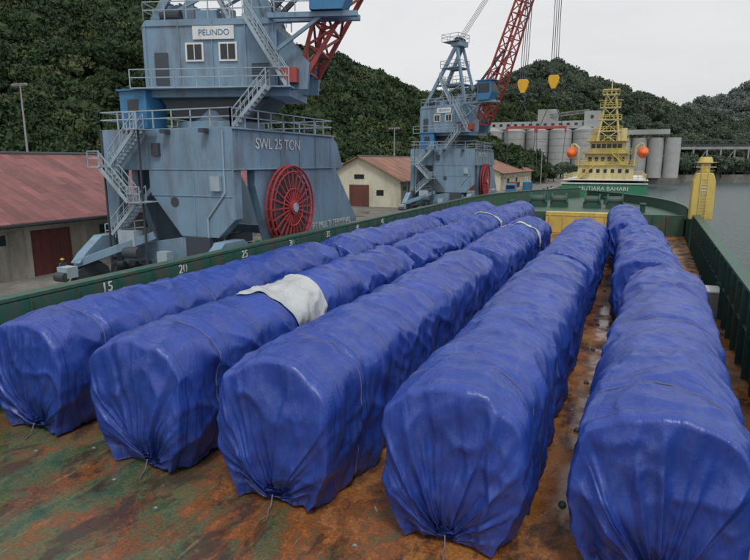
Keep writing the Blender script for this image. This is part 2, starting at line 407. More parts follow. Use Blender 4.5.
carriage(-7.25,31.9,18.8,R(-.3),8,1.5,(2,4,9,13),patches=[(12,12.7,.22,.77,'tarp2',0.15)])
carriage(-3.05,11.45,19.0,R(-.2),9,1.0,(1.25,5.5,12.4,16.8))
carriage(-2.85,32.1,19.8,R(-.2),10,1.2,(3,9,14))
carriage(0.95,11.6,17.4,R(-3.0),12,1.0,(1.4,7.5,12.9))
carriage(1.30,30.7,17.8,R(0.5),11,1.3,(2,7,12))
carriage(0.4,50.6,19.0,R(1.5),13,1.3,(3,9))

# ------------------------------------------------ own ship
ship=empty('cargo_ship')
def rb(y):
    if y<75: return 4.35+max(0,(y-10))*0.033
    t=(y-75)/42; return 6.5-14.0*t**2.2
def lb(y):
    if y<75: return -19.35
    t=(y-75)/42; return -19.35+12.0*t**2.2
mb=MB(); ys=list(np.linspace(-12,76,23)); 
vs=[];fs=[]
for i,y in enumerate(ys):
    vs+= [(lb(y),y,0),(rb(y),y,0)]
    if i: fs.append((2*i-2,2*i-1,2*i+1,2*i))
mb.add(vs,fs); mb.make('cargo_deck','deck',ship)
def wallstrip(fx,sgn,h,name):
    mb=MB(); rib=MB(); top=MB()
    ys=list(np.linspace(-12,76,45))+list(np.linspace(78,116,20))
    for a,b in zip(ys[:-1],ys[1:]):
        xa,xb=fx(a),fx(b)
        mb.prism([(xa,a),(xb,b),(xb+sgn*0.25,b),(xa+sgn*0.25,a)],'z',-6,h-0.10)
        top.prism([(xa-sgn*0.12,a),(xb-sgn*0.12,b),(xb+sgn*0.5,b),(xa+sgn*0.5,a)],'z',h-0.10,h+0.02)
    for y in np.arange(-10,75,2.0):
        x=fx(y)
        rib.box((x-sgn*0.10,y,(h-0.12)/2+0.0),(0.2,0.035,h-0.14))
    for y1,y2 in zip(np.arange(-12,74,2.0),np.arange(-10,76,2.0)):
        rib.beam((fx(y1)-sgn*0.06,y1,h*0.52),(fx(y2)-sgn*0.06,y2,h*0.52),0.12,0.05)
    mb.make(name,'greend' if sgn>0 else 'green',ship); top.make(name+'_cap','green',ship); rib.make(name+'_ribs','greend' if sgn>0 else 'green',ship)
wallstrip(rb,1,3.35,'starboard_bulwark'); wallstrip(lb,-1,3.8,'port_bulwark')
mb=MB(); mb.box((-19.29,32,3.2),(0.12,88,0.9)); mb.make('coaming_band','green',ship)
for y,t in ((17.4,'15'),(21.9,'20'),(26.9,'25'),(31.9,'30'),(36.9,'35'),(41.9,'40'),(47,'45')):
    text('frame_number',t,0.58,(-19.22,y,3.40),(R(90),0,R(90)),'white',ship)
mb=MB(); vs=[];fs=[]
ysf=np.linspace(76,116,14)
for i,y in enumerate(ysf):
    vs+=[(lb(y)+.01,y,2.0),(rb(y)-.01,y,2.0)]
    if i: fs.append((2*i-2,2*i-1,2*i+1,2*i))
mb.add(vs,fs); mb.make('forecastle_deck','green',ship)
mb=MB(); mb.box((-6.5,76,1.2),(25.5,0.3,2.4)); 
for x in np.arange(-18,6,1.5): mb.box((x,75.75,1.2),(0.12,0.2,2.2))
mb.make('hold_bulkhead','green',ship)
mb=MB(); mb.box((-4.5,75.6,2.25),(9,1.6,0.4)); mb.box((-4.5,75.0,1.0),(9,.3,2.1)); 
for x in np.arange(-8.5,0,1.6): mb.box((x,74.78,1.05),(.14,.14,2.0))
mb.make('end_beam','yellow',ship)
mb=MB()
for x in (-12,-9,-4.5,-1.5): 
    mb.cyl((x-.9,90,3.1),(x+.9,90,3.1),0.6,n=16); mb.cyl((x-1.05,90,3.1),(x-.9,90,3.1),0.9,n=16); mb.cyl((x+.9,90,3.1),(x+1.05,90,3.1),0.9,n=16)
    mb.box((x,90.2,2.4),(2.4,1.8,0.8))
for x,y in ((-15,84),(-15,86),(2,84),(2,86),(-11,99),(-3,99)): mb.cyl((x,y,2.0),(x,y,3.0),0.3,n=12); mb.cyl((x,y,3.0),(x,y,3.12),0.42,n=12)
mb.make('windlass_and_bollards','greend',ship)
v=empty('deck_vent_post',(6.75,66,0)); 
mb=MB(); mb.prism([(-1.0,2.9),(1.0,2.9),(0.95,6.6),(0.7,7.4),(-0.7,7.4),(-0.95,6.6)],'y',-0.9,0.9); mb.cyl((0,0,7.4),(0,0,8.3),0.4,n=16); mb.cyl((0,0,8.3),(0,0,8.9),0.7,0.5,n=16)
mb.make('housing','yellow',v,bevel=0.06)
mb=MB(); mb.rail([(-.9,-.9,7.4),(.9,-.9,7.4),(.9,.9,7.4),(-.9,.9,7.4)],1.0,0.9,0.03,True)
for i in range(14): mb.beam((-.3,-1.02,3+i*.3),(.3,-1.02,3+i*.3),0.04)
mb.beam((-.3,-1.02,2.9),(-.3,-1.02,8.2),0.05); mb.beam((.3,-1.02,2.9),(.3,-1.02,8.2),0.05)
mb.box((0.0,-.93,5.9),(.7,.06,.9))
mb.make('ladder_and_rail','yellow2',v)
mb=MB(); mb.box((-0.2,0,1.45),(1.0,1.6,2.9)); mb.make('pedestal','green',v)
g=empty('deck_locker',(5.0,37,0)); mb=MB(); mb.box((-.2,0,0.7),(0.7,1.8,1.4)); mb.make('box','conc',g,bevel=.03)
mb=MB(); mb.box((-.2,0,1.44),(0.8,1.9,0.08)); mb.box((-.57,0,.7),(.05,.3,.1)); mb.make('lid','white',g)
sc=empty('dunnage_scraps'); mb=MB()
for x,y in ((-2.9,8.9),(-12.2,10.6),(-10.2,10.0),(-5.05,10.6),(-15.6,10.9)):
    s_=.07
    mb.prism([(x,y),(x+s_*1.6,y+.02),(x+s_*1.2,y+s_),(x+.3*s_,y+s_*1.3)],'z',0.004,0.02)
for _ in range(60):
    x=random.choice([-14,-9.5,-5.2,-0.9,3.6])+random.uniform(-.4,.4); y=random.uniform(10,40); a=random.uniform(0,3)
    mb.box((x,y,0.015),(.05,random.uniform(.1,.35),0.02),rz=a)
mb.make('bits','steel',sc)
lr=empty('deck_lashing_points'); mb=MB()
for x in (-18.3,-14,-9.5,-5.2,-0.9,3.7):
    for y in np.arange(14.1,70,4.5):
        mb.cyl((x,y,0.0),(x,y,0.03),0.10,n=12); 
        mb.pipe([(x-.06,y,.03),(x-.06,y,.08),(x,y,.11),(x+.06,y,.08),(x+.06,y,.03)],.014,6)
mb.make('rings','greend',lr)

# ------------------------------------------------ ground, water
mb=MB()
poly=[(-21.5,-400),(-21.5,215),(2,245),(8,420),(120,500),(330,610),(900,900),(4000,1500),(4000,5000),(-4000,5000),(-4000,-400)]
mb.prism(poly,'z',-9,0.3); mb.make('ground','ground')
mb=MB(); mb.add([(-40,-1500,-5),(5000,-1500,-5),(5000,4000,-5),(-40,4000,-5)],[(0,1,2,3)]); mb.make('water','water')
q=empty('quay_edge'); mb=MB(); mb.box((-21.75,7,0.42),(0.5,400,0.24)); mb.make('coping','conc',q)
mb=MB()
for y in np.arange(0,200,9): mb.cyl((-22.6,y,.3),(-22.6,y,.75),.22,n=12); mb.cyl((-22.6,y,.75),(-22.6,y,.9),.36,.3,n=12)
mb.make('bollards','black',q)
rl=empty('crane_rail'); mb=MB()
for x in (-22.4,-32.5): mb.box((x,90,0.33),(0.10,380,0.07)); 
mb.make('rails','steel',rl)
mb=MB()
for x in (-32.5,): 
    mb.box((x-0.5,90,0.306),(0.5,380,0.012)); mb.box((x+.5,90,0.306),(0.5,380,0.012))
mb.make('rail_bed','conc',rl)

# ------------------------------------------------ crane
def crane(loc,slew,elev,blen,idx,cen):
    c=empty('harbour_crane',loc)
    P=MB(); D=MB(); Lt=MB(); Bl=MB(); Re=MB(); Wh=MB(); G=MB()
    y0=-5.3
    for x in (-4.9,4.9):
        P.box((x,(y0+8)/2,8.9),(0.7,8-y0,2.6))
    P.box((0,y0+.3,8.9),(9.098,0.6,2.598)); P.box((0,7.7,8.9),(9.098,0.6,2.598))
    P.box((0,(y0+8)/2,10.15),(9.0,12.0,0.12))
    for x in (-4.9,4.9):
        P.prism([(-3,7.601),(7.99,7.599),(8.6,7.599),(12.6,3.2),(12.6,1.9),(-1.2,1.9),(-3,6.6)],'x',x-0.303,x+0.303)
        P.prism([(8.0,10.19),(8.9,9.6),(10,7.6),(8.0,7.6)],'x',x-0.30,x+0.30)
        for yy in (-1.0,9.0): D.box((x,yy,1.35),(0.5,3.4,0.9)) 
        for yy in np.arange(1.5,12,1.3): D.cyl((x-.15,yy,.38),(x+.15,yy,.38),.38,n=16)
    ye=y0
    P.prism([(-1.4,7.61),(5.24,7.61),(5.24,4.6),(3.9,3.4),(1.0,3.4),(-1.4,6.2)],'y',ye,ye+.8)
    P.prism([(-1.5,7.61),(-1.3,7.61),(-1.3,10.19),(-1.5,10.19)],'y',ye-.06,ye+.1)
    P.prism([(-5.2,7.61),(-3.9,7.61),(-4.4,3.6),(-5.2,3.6)],'y',ye,ye+.8)
    D.box((2.4,ye+.5,2.4),(1.9,1.4,2.0)); D.box((-4.7,ye+.5,2.6),(0.9,1.2,2.2))
    P.prism([(-5.6,1.0),(3.6,2.0),(3.6,3.0),(1.4,3.39),(-5.6,2.2)],'y',ye+.1,ye+.7)
    for z in (6.0,7.65): P.box((1.9,ye-.02,z),(6.4,.05,.07))
    D.cyl((0.6,ye-.03,5.6),(0.6,ye+.02,5.6),.32,n=20); P.box((2.2,ye-.02,5.5),(.08,.05,4.0))
    Lt.pipe([(4.6,ye-.08,10.0),(4.6,ye-.08,6.2),(3.2,ye-.08,4.6),(3.2,ye-.08,3.4)],.05,6); Lt.box((4.0,ye-.15,6.8),(.7,.25,.9)); D.box((-0.6,ye-.12,8.9),(.6,.2,.8))
    for x in (-2.6,0.4,3.4): D.box((x,ye-.3,10.0),(.4,.5,.25)); 
    for x in (-5.1,4.9):
        for yy in (ye-2.0,ye+1.2):
            D.prism([(yy-1.4,0.5),(yy+1.4,0.5),(yy+1.2,1.15),(yy+.4,1.7),(yy-.4,1.7),(yy-1.2,1.15)],'x',x-.28,x+.28)
            for dy in (-1,0,1): D.cyl((x-.14,yy+dy*.92,.42),(x+.14,yy+dy*.92,.42),.4,n=18)
        P.prism([(ye-3.2,1.7),(ye+2.6,1.7),(ye+2.0,2.3),(ye+.8,3.3),(ye-1.2,3.3),(ye-2.6,2.3)],'x',x-.38,x+.38)
        Lt.box((x-.1,ye-3.7,1.2),(.9,.8,.7)); D.cyl((x-.5,ye-4.2,.95),(x+.3,ye-4.2,.95),.3,n=14)
    Lt.box((-2.6,ye-.8,3.2),(1.4,.8,1.0)); D.cyl((-2.6,ye-1.3,2.3),(-1.4,ye-1.3,2.3),.4); P.beam((-5.3,ye-3.0,1.6),(-1,ye-.3,3.4),.4,.5)
    Bl.box((3.6,ye-.8,1.6),(.9,.8,1.2)); Lt.box((0.2,ye-.8,2.0),(.8,.6,.9))
    for i in range(5): D.cyl((-4.2+i*1.1,ye-.5,1.3+.1*i),(-3.6+i*1.1,ye-.5,1.3+.1*i),.22,n=12)
    Lt.rail([(-5.0,ye-.6,3.0),(-1.5,ye-.6,3.4)],1.0,.8,.03)
    P.beam((-4.9,8,2.4),(4.9,8,2.4),.6,.7); P.beam((-4.9,ye+.4,3.3),(-.2,ye+.4,7.6),.3,.3)
    cx=5.75; cy=0.5; cz=5.0; Rr=2.85
    n=36
    for rr in (Rr,Rr*0.86,Rr*0.45):
        pts=[(cx,cy+rr*math.cos(2*math.pi*i/n),cz+rr*math.sin(2*math.pi*i/n)) for i in range(n+1)]
        for dx in (-.18,.18): Re.pipe([(p[0]+dx,p[1],p[2]) for p in pts],0.055 if rr<Rr else .08,6)
    for i in range(24):
        t=2*math.pi*i/24
        for dx in (-.18,.18): Re.beam((cx+dx,cy+.4*math.cos(t),cz+.4*math.sin(t)),(cx+dx,cy+Rr*math.cos(t),cz+Rr*math.sin(t)),.06,.12)
    Re.cyl((cx-.3,cy,cz),(cx+.35,cy,cz),.5,n=20)
    Wh.cyl((cx+.36,cy,cz),(cx+.42,cy,cz),.32,n=20)
    D.cyl((cx-.13,cy,cz),(cx+.0,cy,cz),Rr*.8,n=32)
    Wh.rail([(-5.2,y0,10.22),(5.2,y0,10.22),(5.2,8,10.22),(-5.2,8,10.22)],1.1,1.4,.035,True)
    st=[((-3.9,ye-.7,3.4),(-1.5,ye-.7,5.6)),((-1.7,ye-1.3,5.6),(-3.9,ye-1.3,7.8)),((-3.7,ye-.7,7.8),(-1.3,ye-.7,10.1))]
    for a,b in st: Lt.stair(a,b)
    for (x,z) in ((-1.1,5.6),(-4.2,7.8),(-.9,10.1)):
        Lt.box((x,ye-1.0,z),(1.0,1.6,.06)); Wh.rail([(x-.5,ye-1.8,z),(x+.5,ye-1.8,z)],1.0,.5,.03)
    for x in (-4.2,-1.1): D.beam((x,ye-1.0,1.5),(x,ye-1.0,10.2),.10)
    Bl.box((-2.6,ye+1.2,11.45),(2.2,1.8,2.4)); Bl.box((-2.6,ye+1.2,12.7),(2.5,2.1,.1)); G.box((-2.6,ye+.29,11.7),(.9,.03,.8))
    for yy in np.arange(y0+.6,8.1,2.45): P.box((5.27,yy,8.9),(.05,.08,2.5))
    P.box((5.33,(y0+8)/2,7.66),(.2,8-y0,.08)); P.box((5.33,(y0+8)/2,10.1),(.2,8-y0,.08))
    cX,cY=cen
    P.cyl((cX,cY,10.2),(cX,cY,10.7),2.9,2.9,n=28); P.cyl((cX,cY,10.7),(cX,cY,12.3),2.2,1.8,n=28)
    for nm,b_,mt in (('portal_legs',P,'crane'),('bogies',D,'cdark'),('stairs',Lt,'cranelt'),('access_cabin',Bl,'craneblue'),('cable_reel',Re,'reel'),('handrails',Wh,'cranelt'),('cabin_window',G,'glass')):
        b_.make(nm,mt,c,bevel=0.03 if nm in('portal_legs',) else 0)
    text('load_sign','SWL 25 TON',.98,(5.30,-0.1,9.25),(R(90),0,R(90)),'white',c,.012)
    text('owner_sign','PT MULTI TERMINAL',.75,(5.23,7.9,3.2),(R(90),0,R(90)),'white',c,.012)
    s=empty('slewing_upper',(cX,cY,0),slew,c)
    H=MB(); D=MB(); Lt=MB(); Bl=MB(); Rd=MB(); Wh=MB(); G=MB(); Dk=MB()
    H.box((0.6,0,12.45),(9.6,5.2,0.45))
    T=17.0
    H.prism([(-4.2,12.68),(4.6,12.68),(4.6,T-.3),(3.9,T),(-3.9,T),(-4.2,T-.3)],'y',-2.3,2.3)
    Dk.prism([(-2.4,10.9),(2.6,10.9),(4.0,12.22),(-3.4,12.22)],'y',-2.0,2.0)
    for x in (-4.0,-1.8,0.4,2.6,4.4): H.box((x,-2.33,14.8),(.09,.06,4.1))
    H.box((0.2,-2.34,12.9),(8.7,.08,.1)); H.box((0.2,-2.34,T-.35),(8.7,.08,.1))
    for x in (-0.75,1.45):
        Wh.box((x,-2.36,15.0),(1.2,.08,1.15)); G.box((x,-2.405,15.0),(.96,.02,.92)); Wh.box((x,-2.42,15.0),(.05,.02,.92))
    G.box((-4.23,0,15),(.04,1,.9))
    for i in range(7): D.box((3.5,-2.35,13.4+i*.14),(1.1,.06,.05))
    D.box((-3.0,-2.35,14.0),(.9,.04,2.0))
    Wh.box((0.55,-2.40,16.15),(2.7,.06,.8))
    Lt.box((0.5,-2.9,12.72),(10.4,1.1,.07)); Lt.rail([(-4.7,-3.4,12.75),(5.6,-3.4,12.75)],1.1,1.3,.03)
    Lt.rail([(-4.1,-2.2,T),(4.5,-2.2,T),(4.5,2.2,T),(-4.1,2.2,T)],1.1,1.3,.03,True)
    Lt.stair((5.4,-2.9,12.8),(2.8,-2.9,T),.8); Lt.stair((2.2,-3.9,10.3),(4.4,-3.9,12.7),.8)
    Lt.stair((1.5,-1.6,T),(-0.8,-1.6,T+4),.7)
    H.box((-2.4,0.4,T+.6),(2.2,2.4,1.2)); Lt.cyl((0.6,.5,T),(.6,.5,T+1.1),.5); H.box((-0.2,-1.0,T+.35),(1.4,1,.7)); D.cyl((-3.2,-1.5,T+.4),(-1.9,-1.5,T+.4),.38); H.box((2.9,-.4,T+.75),(1.4,1.6,1.5))
    for y in (-1.7,1.7):
        H.beam((-3.6,y,T),(1.6,y*.5,T+9),.42,.5); H.beam((4.0,y,T),(1.6,y*.5,T+9),.36,.42)
        H.beam((-1.9,y*.8,T+3),(3.2,y*.8,T+3),.22); H.beam((-0.6,y*.66,T+5.5),(2.5,y*.66,T+5.5),.2)
        H.beam((-3.6,y,T),(3.2,y*.8,T+3),.16)
    H.box((1.6,0,T+9.1),(1.6,2.4,.6)); 
    for y in (-.7,0,.7): D.cyl((1.6,y-.12,T+9.6),(1.6,y+.12,T+9.6),.6,n=18)
    for z,w in ((T+3,2.7),(T+5.5,2.2),(T+9.4,2.0)):
        Lt.box((.8,0,z+.15),(w*1.5,3.2,.06)); Lt.rail([(.8-w*.75,-1.6,z+.18),(.8+w*.75,-1.6,z+.18),(.8+w*.75,1.6,z+.18),(.8-w*.75,1.6,z+.18)],1.05,1.2,.03,True)
    H.prism([(4.6,12.7),(6.4,12.7),(6.6,14.3),(4.6,16.4)],'y',-1.9,-1.5); H.prism([(4.6,12.7),(6.4,12.7),(6.6,14.3),(4.6,16.4)],'y',1.5,1.9)
    Rd.box((5.4,-2.3,13.5),(1.0,.7,.9))
    H.box((7.0,-2.6,17.0),(5.6,.4,.3)); H.box((7.0,-1.5,17.0),(5.6,.4,.3)); H.beam((4.7,-2.6,15),(7.5,-2.6,16.9),.2); Lt.rail([(4.7,-3.0,17.16),(7.3,-3.0,17.16)],1.0,1,.03)
    Bl.prism([(6.9,17.2),(8.9,17.2),(9.4,18.3),(9.2,19.9),(6.9,19.9)],'y',-3.1,-1.2); Bl.box((8.1,-2.15,20.0),(2.9,2.2,.12))
    G.box((8.0,-3.12,18.9),(1.9,.03,1.3)); G.box((9.32,-2.15,19.05),(.06,1.6,1.3),ry=R(-7))
    a=Vector((6.2,0,13.9)); dvec=Vector((math.cos(elev),0,math.sin(elev))); b=a+dvec*blen
    upv=Vector((-math.sin(elev),0,math.cos(elev)))
    Rd.lattice(a,a+dvec*6,3.2,2.4,0.5,2.2,4,.26,.14,up=upv); Rd.lattice(a+dvec*6,b,2.4,1.2,2.2,1.0,16,.24,.13,up=upv)
    for y in (-.5,.5): D.cyl((b.x,y-.12,b.z),(b.x,y+.12,b.z),.6,n=18)
    for y in (-.6,-.2,.2,.6): D.cyl((1.6,y,T+9.8),tuple(b+Vector((0,y*.6,0.4))),.035,n=5)
    D.beam((3.6,-.9,T+.4),tuple(a+dvec*11+Vector((0,-1,0))),.25,.3); D.beam((3.6,.9,T+.4),tuple(a+dvec*11+Vector((0,1,0))),.25,.3)
    for nm,b_,mt in (('machinery_house',H,'crane'),('turntable',Dk,'cdark'),('sheaves_and_ropes',D,'cdark'),('walkways',Lt,'cranelt'),('driver_cab',Bl,'craneblue'),('boom',Rd,'red'),('frames',Wh,'white'),('windows',G,'glass')):
        b_.make(nm,mt,s)
    text('house_sign','PELINDO',.5,(0.6,-2.44,16.14),(R(90),0,0),'craneblue',s,.008)
    tip=Matrix.Translation(Vector(loc)+Vector((cX,cY,0)))@Matrix.Rotation(slew,4,'Z')@b
    return c,tip
c1,t1=crane((-27.4,35.5,0.3),R(17),R(66),30,0,(1.3,-.9))
c2,t2=crane((-27.4,97,0.3),R(-18),R(70),33,1,(0,-1.5))
lg=empty('lifting_hooks',(0,0,0)); D=MB(); Yk=MB(); Rb=MB()
for k,(off,z) in enumerate(((-4.3,18.8),(0.0,19.4))):
    h=Vector((t2.x+off*.92,t2.y+off*.39,z))
    for dx in (-.45,-.15,.15,.45): D.cyl((h.x+dx,h.y,h.z+1.0),(t2.x+off*.75+dx*.8,t2.y+off*.39,t2.z),.05,n=5)
    for dy in (-.3,.3):
        Yk.prism([(h.x-.75,h.z+.7),(h.x-.55,h.z+1.05),(h.x+.55,h.z+1.05),(h.x+.75,h.z+.7),(h.x+.7,h.z+.1),(h.x+.25,h.z-.8),(h.x-.25,h.z-.8),(h.x-.7,h.z+.1)],'y',h.y+dy-.06,h.y+dy+.06)
    for dx in (-.3,.3): D.cyl((h.x+dx,h.y-.25,h.z+.45),(h.x+dx,h.y+.25,h.z+.45),.45,n=18)
    Yk.box((h.x,h.y,h.z-.5),(.5,.7,.5))
    D.pipe([(h.x,h.y,h.z-.7),(h.x,h.y,h.z-1.2),(h.x+.35,h.y,h.z-1.5),(h.x+.3,h.y,h.z-1.9),(h.x,h.y,h.z-2.05),(h.x-.35,h.y,h.z-1.8)],.12,8)
    zb=13.3
    for sx in (-1.6,1.6): D.cyl((h.x,h.y,h.z-1.9),(h.x+sx,h.y,zb+.2),.05,n=5)
    Rb.box((h.x,h.y,zb),(4.2,.3,.35)); 
    for sx in (-2,2): Rb.box((h.x+sx,h.y,zb-.3),(.25,.4,.6)); D.cyl((h.x+sx,h.y,zb-.6),(h.x+sx*.9,h.y,zb-5.5),.04,n=5)
D.make('ropes_and_slings','cdark',lg); Yk.make('hook_blocks','hook',lg,bevel=.03); Rb.make('spreader_beams','red',lg)

# ------------------------------------------------ warehouses
def warehouse(x0,x1,y0,y1,eave,ridge,wall,roof,doors=(),gdoors=False,hip=0):
    w=empty('warehouse'); mb=MB(); xm=(x0+x1)/2; g=.3
    mb.box((xm,(y0+y1)/2,(eave+g)/2),(abs(x0-x1),y1-y0,eave-g))
    if hip==0:
        mb.prism([(x1,eave+.001),(x0,eave+.001),(xm,ridge-.05)],'y',y0+.002,y1-.002)
    mb.make('walls',wall,w)
    r=MB(); o=1.0; sl=(ridge-eave)/abs(xm-x0); ez=eave-o*sl; t=.14
    A=[(x0+o,ez),(xm,ridge),(x1-o,ez)]; 
    for (a,b) in ((A[0],A[1]),(A[1],A[2])):
        vs=[(a[0],y0-.8,a[1]+t),(a[0],y1+.8,a[1]+t),(b[0],y1+.8-hip,b[1]+t),(b[0],y0-.8+hip*0,b[1]+t),
            (a[0],y0-.8,a[1]),(a[0],y1+.8,a[1]),(b[0],y1+.8-hip,b[1]),(b[0],y0-.8,b[1])]
        r.add(vs,[(0,1,2,3),(7,6,5,4),(0,4,5,1),(1,5,6,2),(2,6,7,3),(3,7,4,0)])
    if hip: r.add([(x0+o,y1+.8,ez+t),(x1-o,y1+.8,ez+t),(xm,y1+.8-hip,ridge+t)],[(0,1,2)])
    r.make('roof',roof,w)
    rd=MB(); rd.cyl((xm,y0-.8,ridge+t),(xm,y1+.8-hip,ridge+t),.18,n=8); rd.beam((x0+o+.08,y0-.8,ez+.02),(x0+o+.08,y1+.8,ez+.02),.14,.16)
    rd.make('ridge_and_gutter','cdark',w)
    p=MB(); gl=MB(); dr=MB()
    for y in np.arange(y0+.2,y1,4.8):
        p.box((x0+.12,y,(eave+g)/2-.1),(.24,.4,eave-g-.2))
    p.box((x0+.14,(y0+y1)/2,eave-.75),(.28,y1-y0,.18))
    for y in np.arange(y0+2.6,y1-2,4.8):
        near=any(abs(y-dd)<3.2 for dd in doors)
        if not near:
            gl.box((x0+.02,y,g+ (eave-g)*.66),(.05,1.8,.7)); 
            for q_ in (-.9,-.3,.3,.9): p.box((x0+.06,y+q_,g+(eave-g)*.66),(.08,.06,.74))
    for dd in doors:
        dr.box((x0+.04,dd,g+1.65),(.10,3.4,3.3)); p.box((x0+.1,dd,g+3.42),(.3,3.9,.16))
        for q_ in (-1.6,-.8,0,.8,1.6): dr.box((x0+.11,dd+q_,g+1.65),(.05,.08,3.2))
    if gdoors:
        dr.box((xm,y0-.03,g+2),(4,.1,4)); gl.box((xm,y0-.03,eave+.4),(2,.08,.8))
        for q_ in (-1,1): gl.box((xm+q_*4.2,y0-.03,g+2.6),(1.4,.08,1.0))
    p.make('pilasters',wall,w); gl.make('windows','glass',w); dr.make('doors','door',w); return w
warehouse(-39,-59,-10,50,4.6,9.0,'wall','roof',doors=(30.5,14,4))
warehouse(-39,-55,52,70,4.4,7.3,'wall','roof',doors=(60,),hip=4)
warehouse(-38,-54,101,152,5.4,9.4,'wall2','roof2',doors=(112,128,142),gdoors=True)
warehouse(-34,-50,172,232,5.6,9.2,'wall2','roof2',doors=(185,200),gdoors=True)
warehouse(-66,-96,80,150,6.0,10.0,'wall2','roof2',doors=(),gdoors=True)
warehouse(-66,-90,-5,60,5.0,8.6,'wall','roof')

# ------------------------------------------------ silos, tanks
sl=empty('grain_silos'); mb=MB(); t2_=MB(); dk=MB()
for i in range(6):
    for j in range(2):
        x=-84+i*12.2; y=338+j*12; mb.cyl((x,y,.3),(x,y,25),6,n=28); t2_.cyl((x,y,25),(x,y,27.2),6.1,1,n=28)
mb.box((-52,344,28.3),(70,5,4.0)); mb.box((-88,346,20),(9,12,40)); mb.box((-20,346,17),(8,12,36)); mb.box((-44,352,18),(10,10,38))
for i in range(7): mb.cyl((-4+ (i%4)*8,352+(i//4)*9,.3),(-4+(i%4)*8,352+(i//4)*9,21),3.8,n=24)
mb.box((6,350,24),(24,4,2.5)); 
for x in np.arange(-80,-18,4): dk.box((x,341.45,28.6),(1.6,.1,1.2))
for z in (8,14,20,26,32): dk.box((-20,339.9,z),(1.4,.1,1.6)); dk.box((-88,339.9,z),(1.4,.1,1.6))
for z in np.arange(3,25,3.5):
    for i in range(6):
        x=-84+i*12.2; t2_.cyl((x,338,z),(x,338,z+.25),6.06,n=28)
t2_.lattice((-50,350,33),(-22,342,35),1.6,1.6,1.6,1.6,10,.25,.15)
mb.make('bins','silo',sl); t2_.make('bin_roofs','steel',sl); dk.make('windows','glass',sl)
def tank(x,y,r,h):
    t=empty('storage_tank',(x,y,.3)); mb=MB(); mb.cyl((0,0,0),(0,0,h),r,n=36); mb.cyl((0,0,h),(0,0,h+r*.22),r,.2,n=36)
    mb.make('shell','white',t,); mb=MB(); pts=[(r*math.cos(a_*math.pi/10),r*math.sin(a_*math.pi/10),h) for a_ in range(20)]
    mb.rail(pts,1.0,2,.05,True); mb.stair((r*.3,-r-.5,0),(-r*.4,-r*.95-.4,h),.8); mb.make('rail_and_stair','steel',t)
for x,y,r,h in ((-104,150,4,10.2),(-110,154,4,10.0),(-98,157,4,10.0),(-116,148,4,10),(-88,232,7,13),(-72,236,7,13),(-104,226,7,13),(-56,240,6,13)): tank(x,y,r,h)

def mast(x,y,h):
    m=empty('lamp_mast',(x,y,.3)); mb=MB(); mb.cyl((0,0,0),(0,0,h),.22,.1,n=10); mb.beam((-1.5,0,h),(1.5,0,h),.1)
    for q_ in (-1.3,-.5,.5,1.3): mb.box((q_,-.1,h-.15),(.55,.3,.3),rx=.4)
    mb.make('pole','steel',m)
mast(-84,63.5,19.5); mast(-58,150,17); mast(-44,162,17); mast(-31,236,16)

tk=empty('flatbed_truck',(-26.5,150,.3),R(4)); mb=MB()
mb.prism([(0,.7),(2.2,.7),(2.2,1.7),(1.9,2.9),(.3,3.0),(0,2.8)],'x',-1.2,1.2)
mb.v=[(p[0],-p[1]-3.8+2.2,p[2]) for p in mb.v]; mb.make('cab','craneblue',tk,bevel=.05)
mb=MB(); mb.box((0,2.6,1.25),(2.5,8,.25)); mb.box((0,-1.2,2.0),(2.5,.12,1.4)); 
for s_ in (-1.2,1.2): mb.box((s_,2.6,1.6),(.08,8,.45))
mb.make('bed','yellow2',tk); mb=MB()
for y in (-2.6,3.6,5.0):
    for s_ in (-1.05,1.05): mb.cyl((s_-.16,y,.52),(s_+.16,y,.52),.52,n=20)
mb.box((0,2,.9),(.9,9,.3)); mb.make('wheels_and_chassis','black',tk)
mb=MB(); mb.box((0,-3.83,2.2),(2.0,.05,.8)); mb.make('windscreen','glass',tk)

# ------------------------------------------------ second ship
s2=empty('moored_ship',(-4.9,138,0)); H=MB(); 
H.prism([(-8.6,3.9),(8.6,3.9),(8.9,1.0),(8.2,-2),(5.5,-6),(-5.5,-6),(-8.2,-2),(-8.9,1.0)],'y',0,52)
H.make('hull','hull2',s2)
mb=MB(); mb.box((0,26,4.6),(17.6,52.4,.12)); mb.box((0,-.1,3.9),(17.6,.2,.25)); mb.make('rubbing_strake','white',s2)
mb=MB(); mb.rail([(-8.4,0,4.66),(8.4,0,4.66),(8.4,50,4.66),(-8.4,50,4.66)],1.1,1.6,.05,True); mb.make('railings','yellow2',s2)
text('name_lettering','MUTIARA BAHARI',1.25,(0,-.06,2.75),(R(90),0,0),'white',s2,.02); text('port_lettering','MANADO',.95,(0,-.06,1.3),(R(90),0,0),'white',s2,.02)
mb=MB(); G=MB(); Wt=MB()
mb.box((0,9,6.2),(11.6,9,3.1)); mb.box((0,9.3,9.0),(9.0,8,2.5)); mb.box((0,9.6,11.6),(7.4,7,2.6)); 
for z,w in ((7.8,12.6),(10.3,10.2),(13.0,8.6)):
    Wt.box((0,9,z),(w,10-(z-7)*.3,.14)); Wt.rail([(-w/2,4.2,z+.07),(w/2,4.2,z+.07)],1.0,1.2,.05)
for x in np.arange(-4.5,4.6,1.5): G.box((x,4.48,6.5),(.7,.05,.8))
for x in np.arange(-3.4,3.5,1.35): G.box((x,5.27,9.1),(.75,.05,.9))
for x in np.arange(-2.9,3,1.1): G.box((x,6.08,11.9),(.85,.05,1.0))
Wt.stair((-5.6,3.8,4.7),(-2.4,3.8,7.8),.8,(0,1,0)); Wt.stair((3.8,3.9,7.8),(1.2,3.9,10.3),.8)
for sx in (-1,1):
    for sy in (-1,1): mb.beam((sx*2.3,9+sy*1.5,13),(sx*.9,9+sy*.6,23.5),.32)
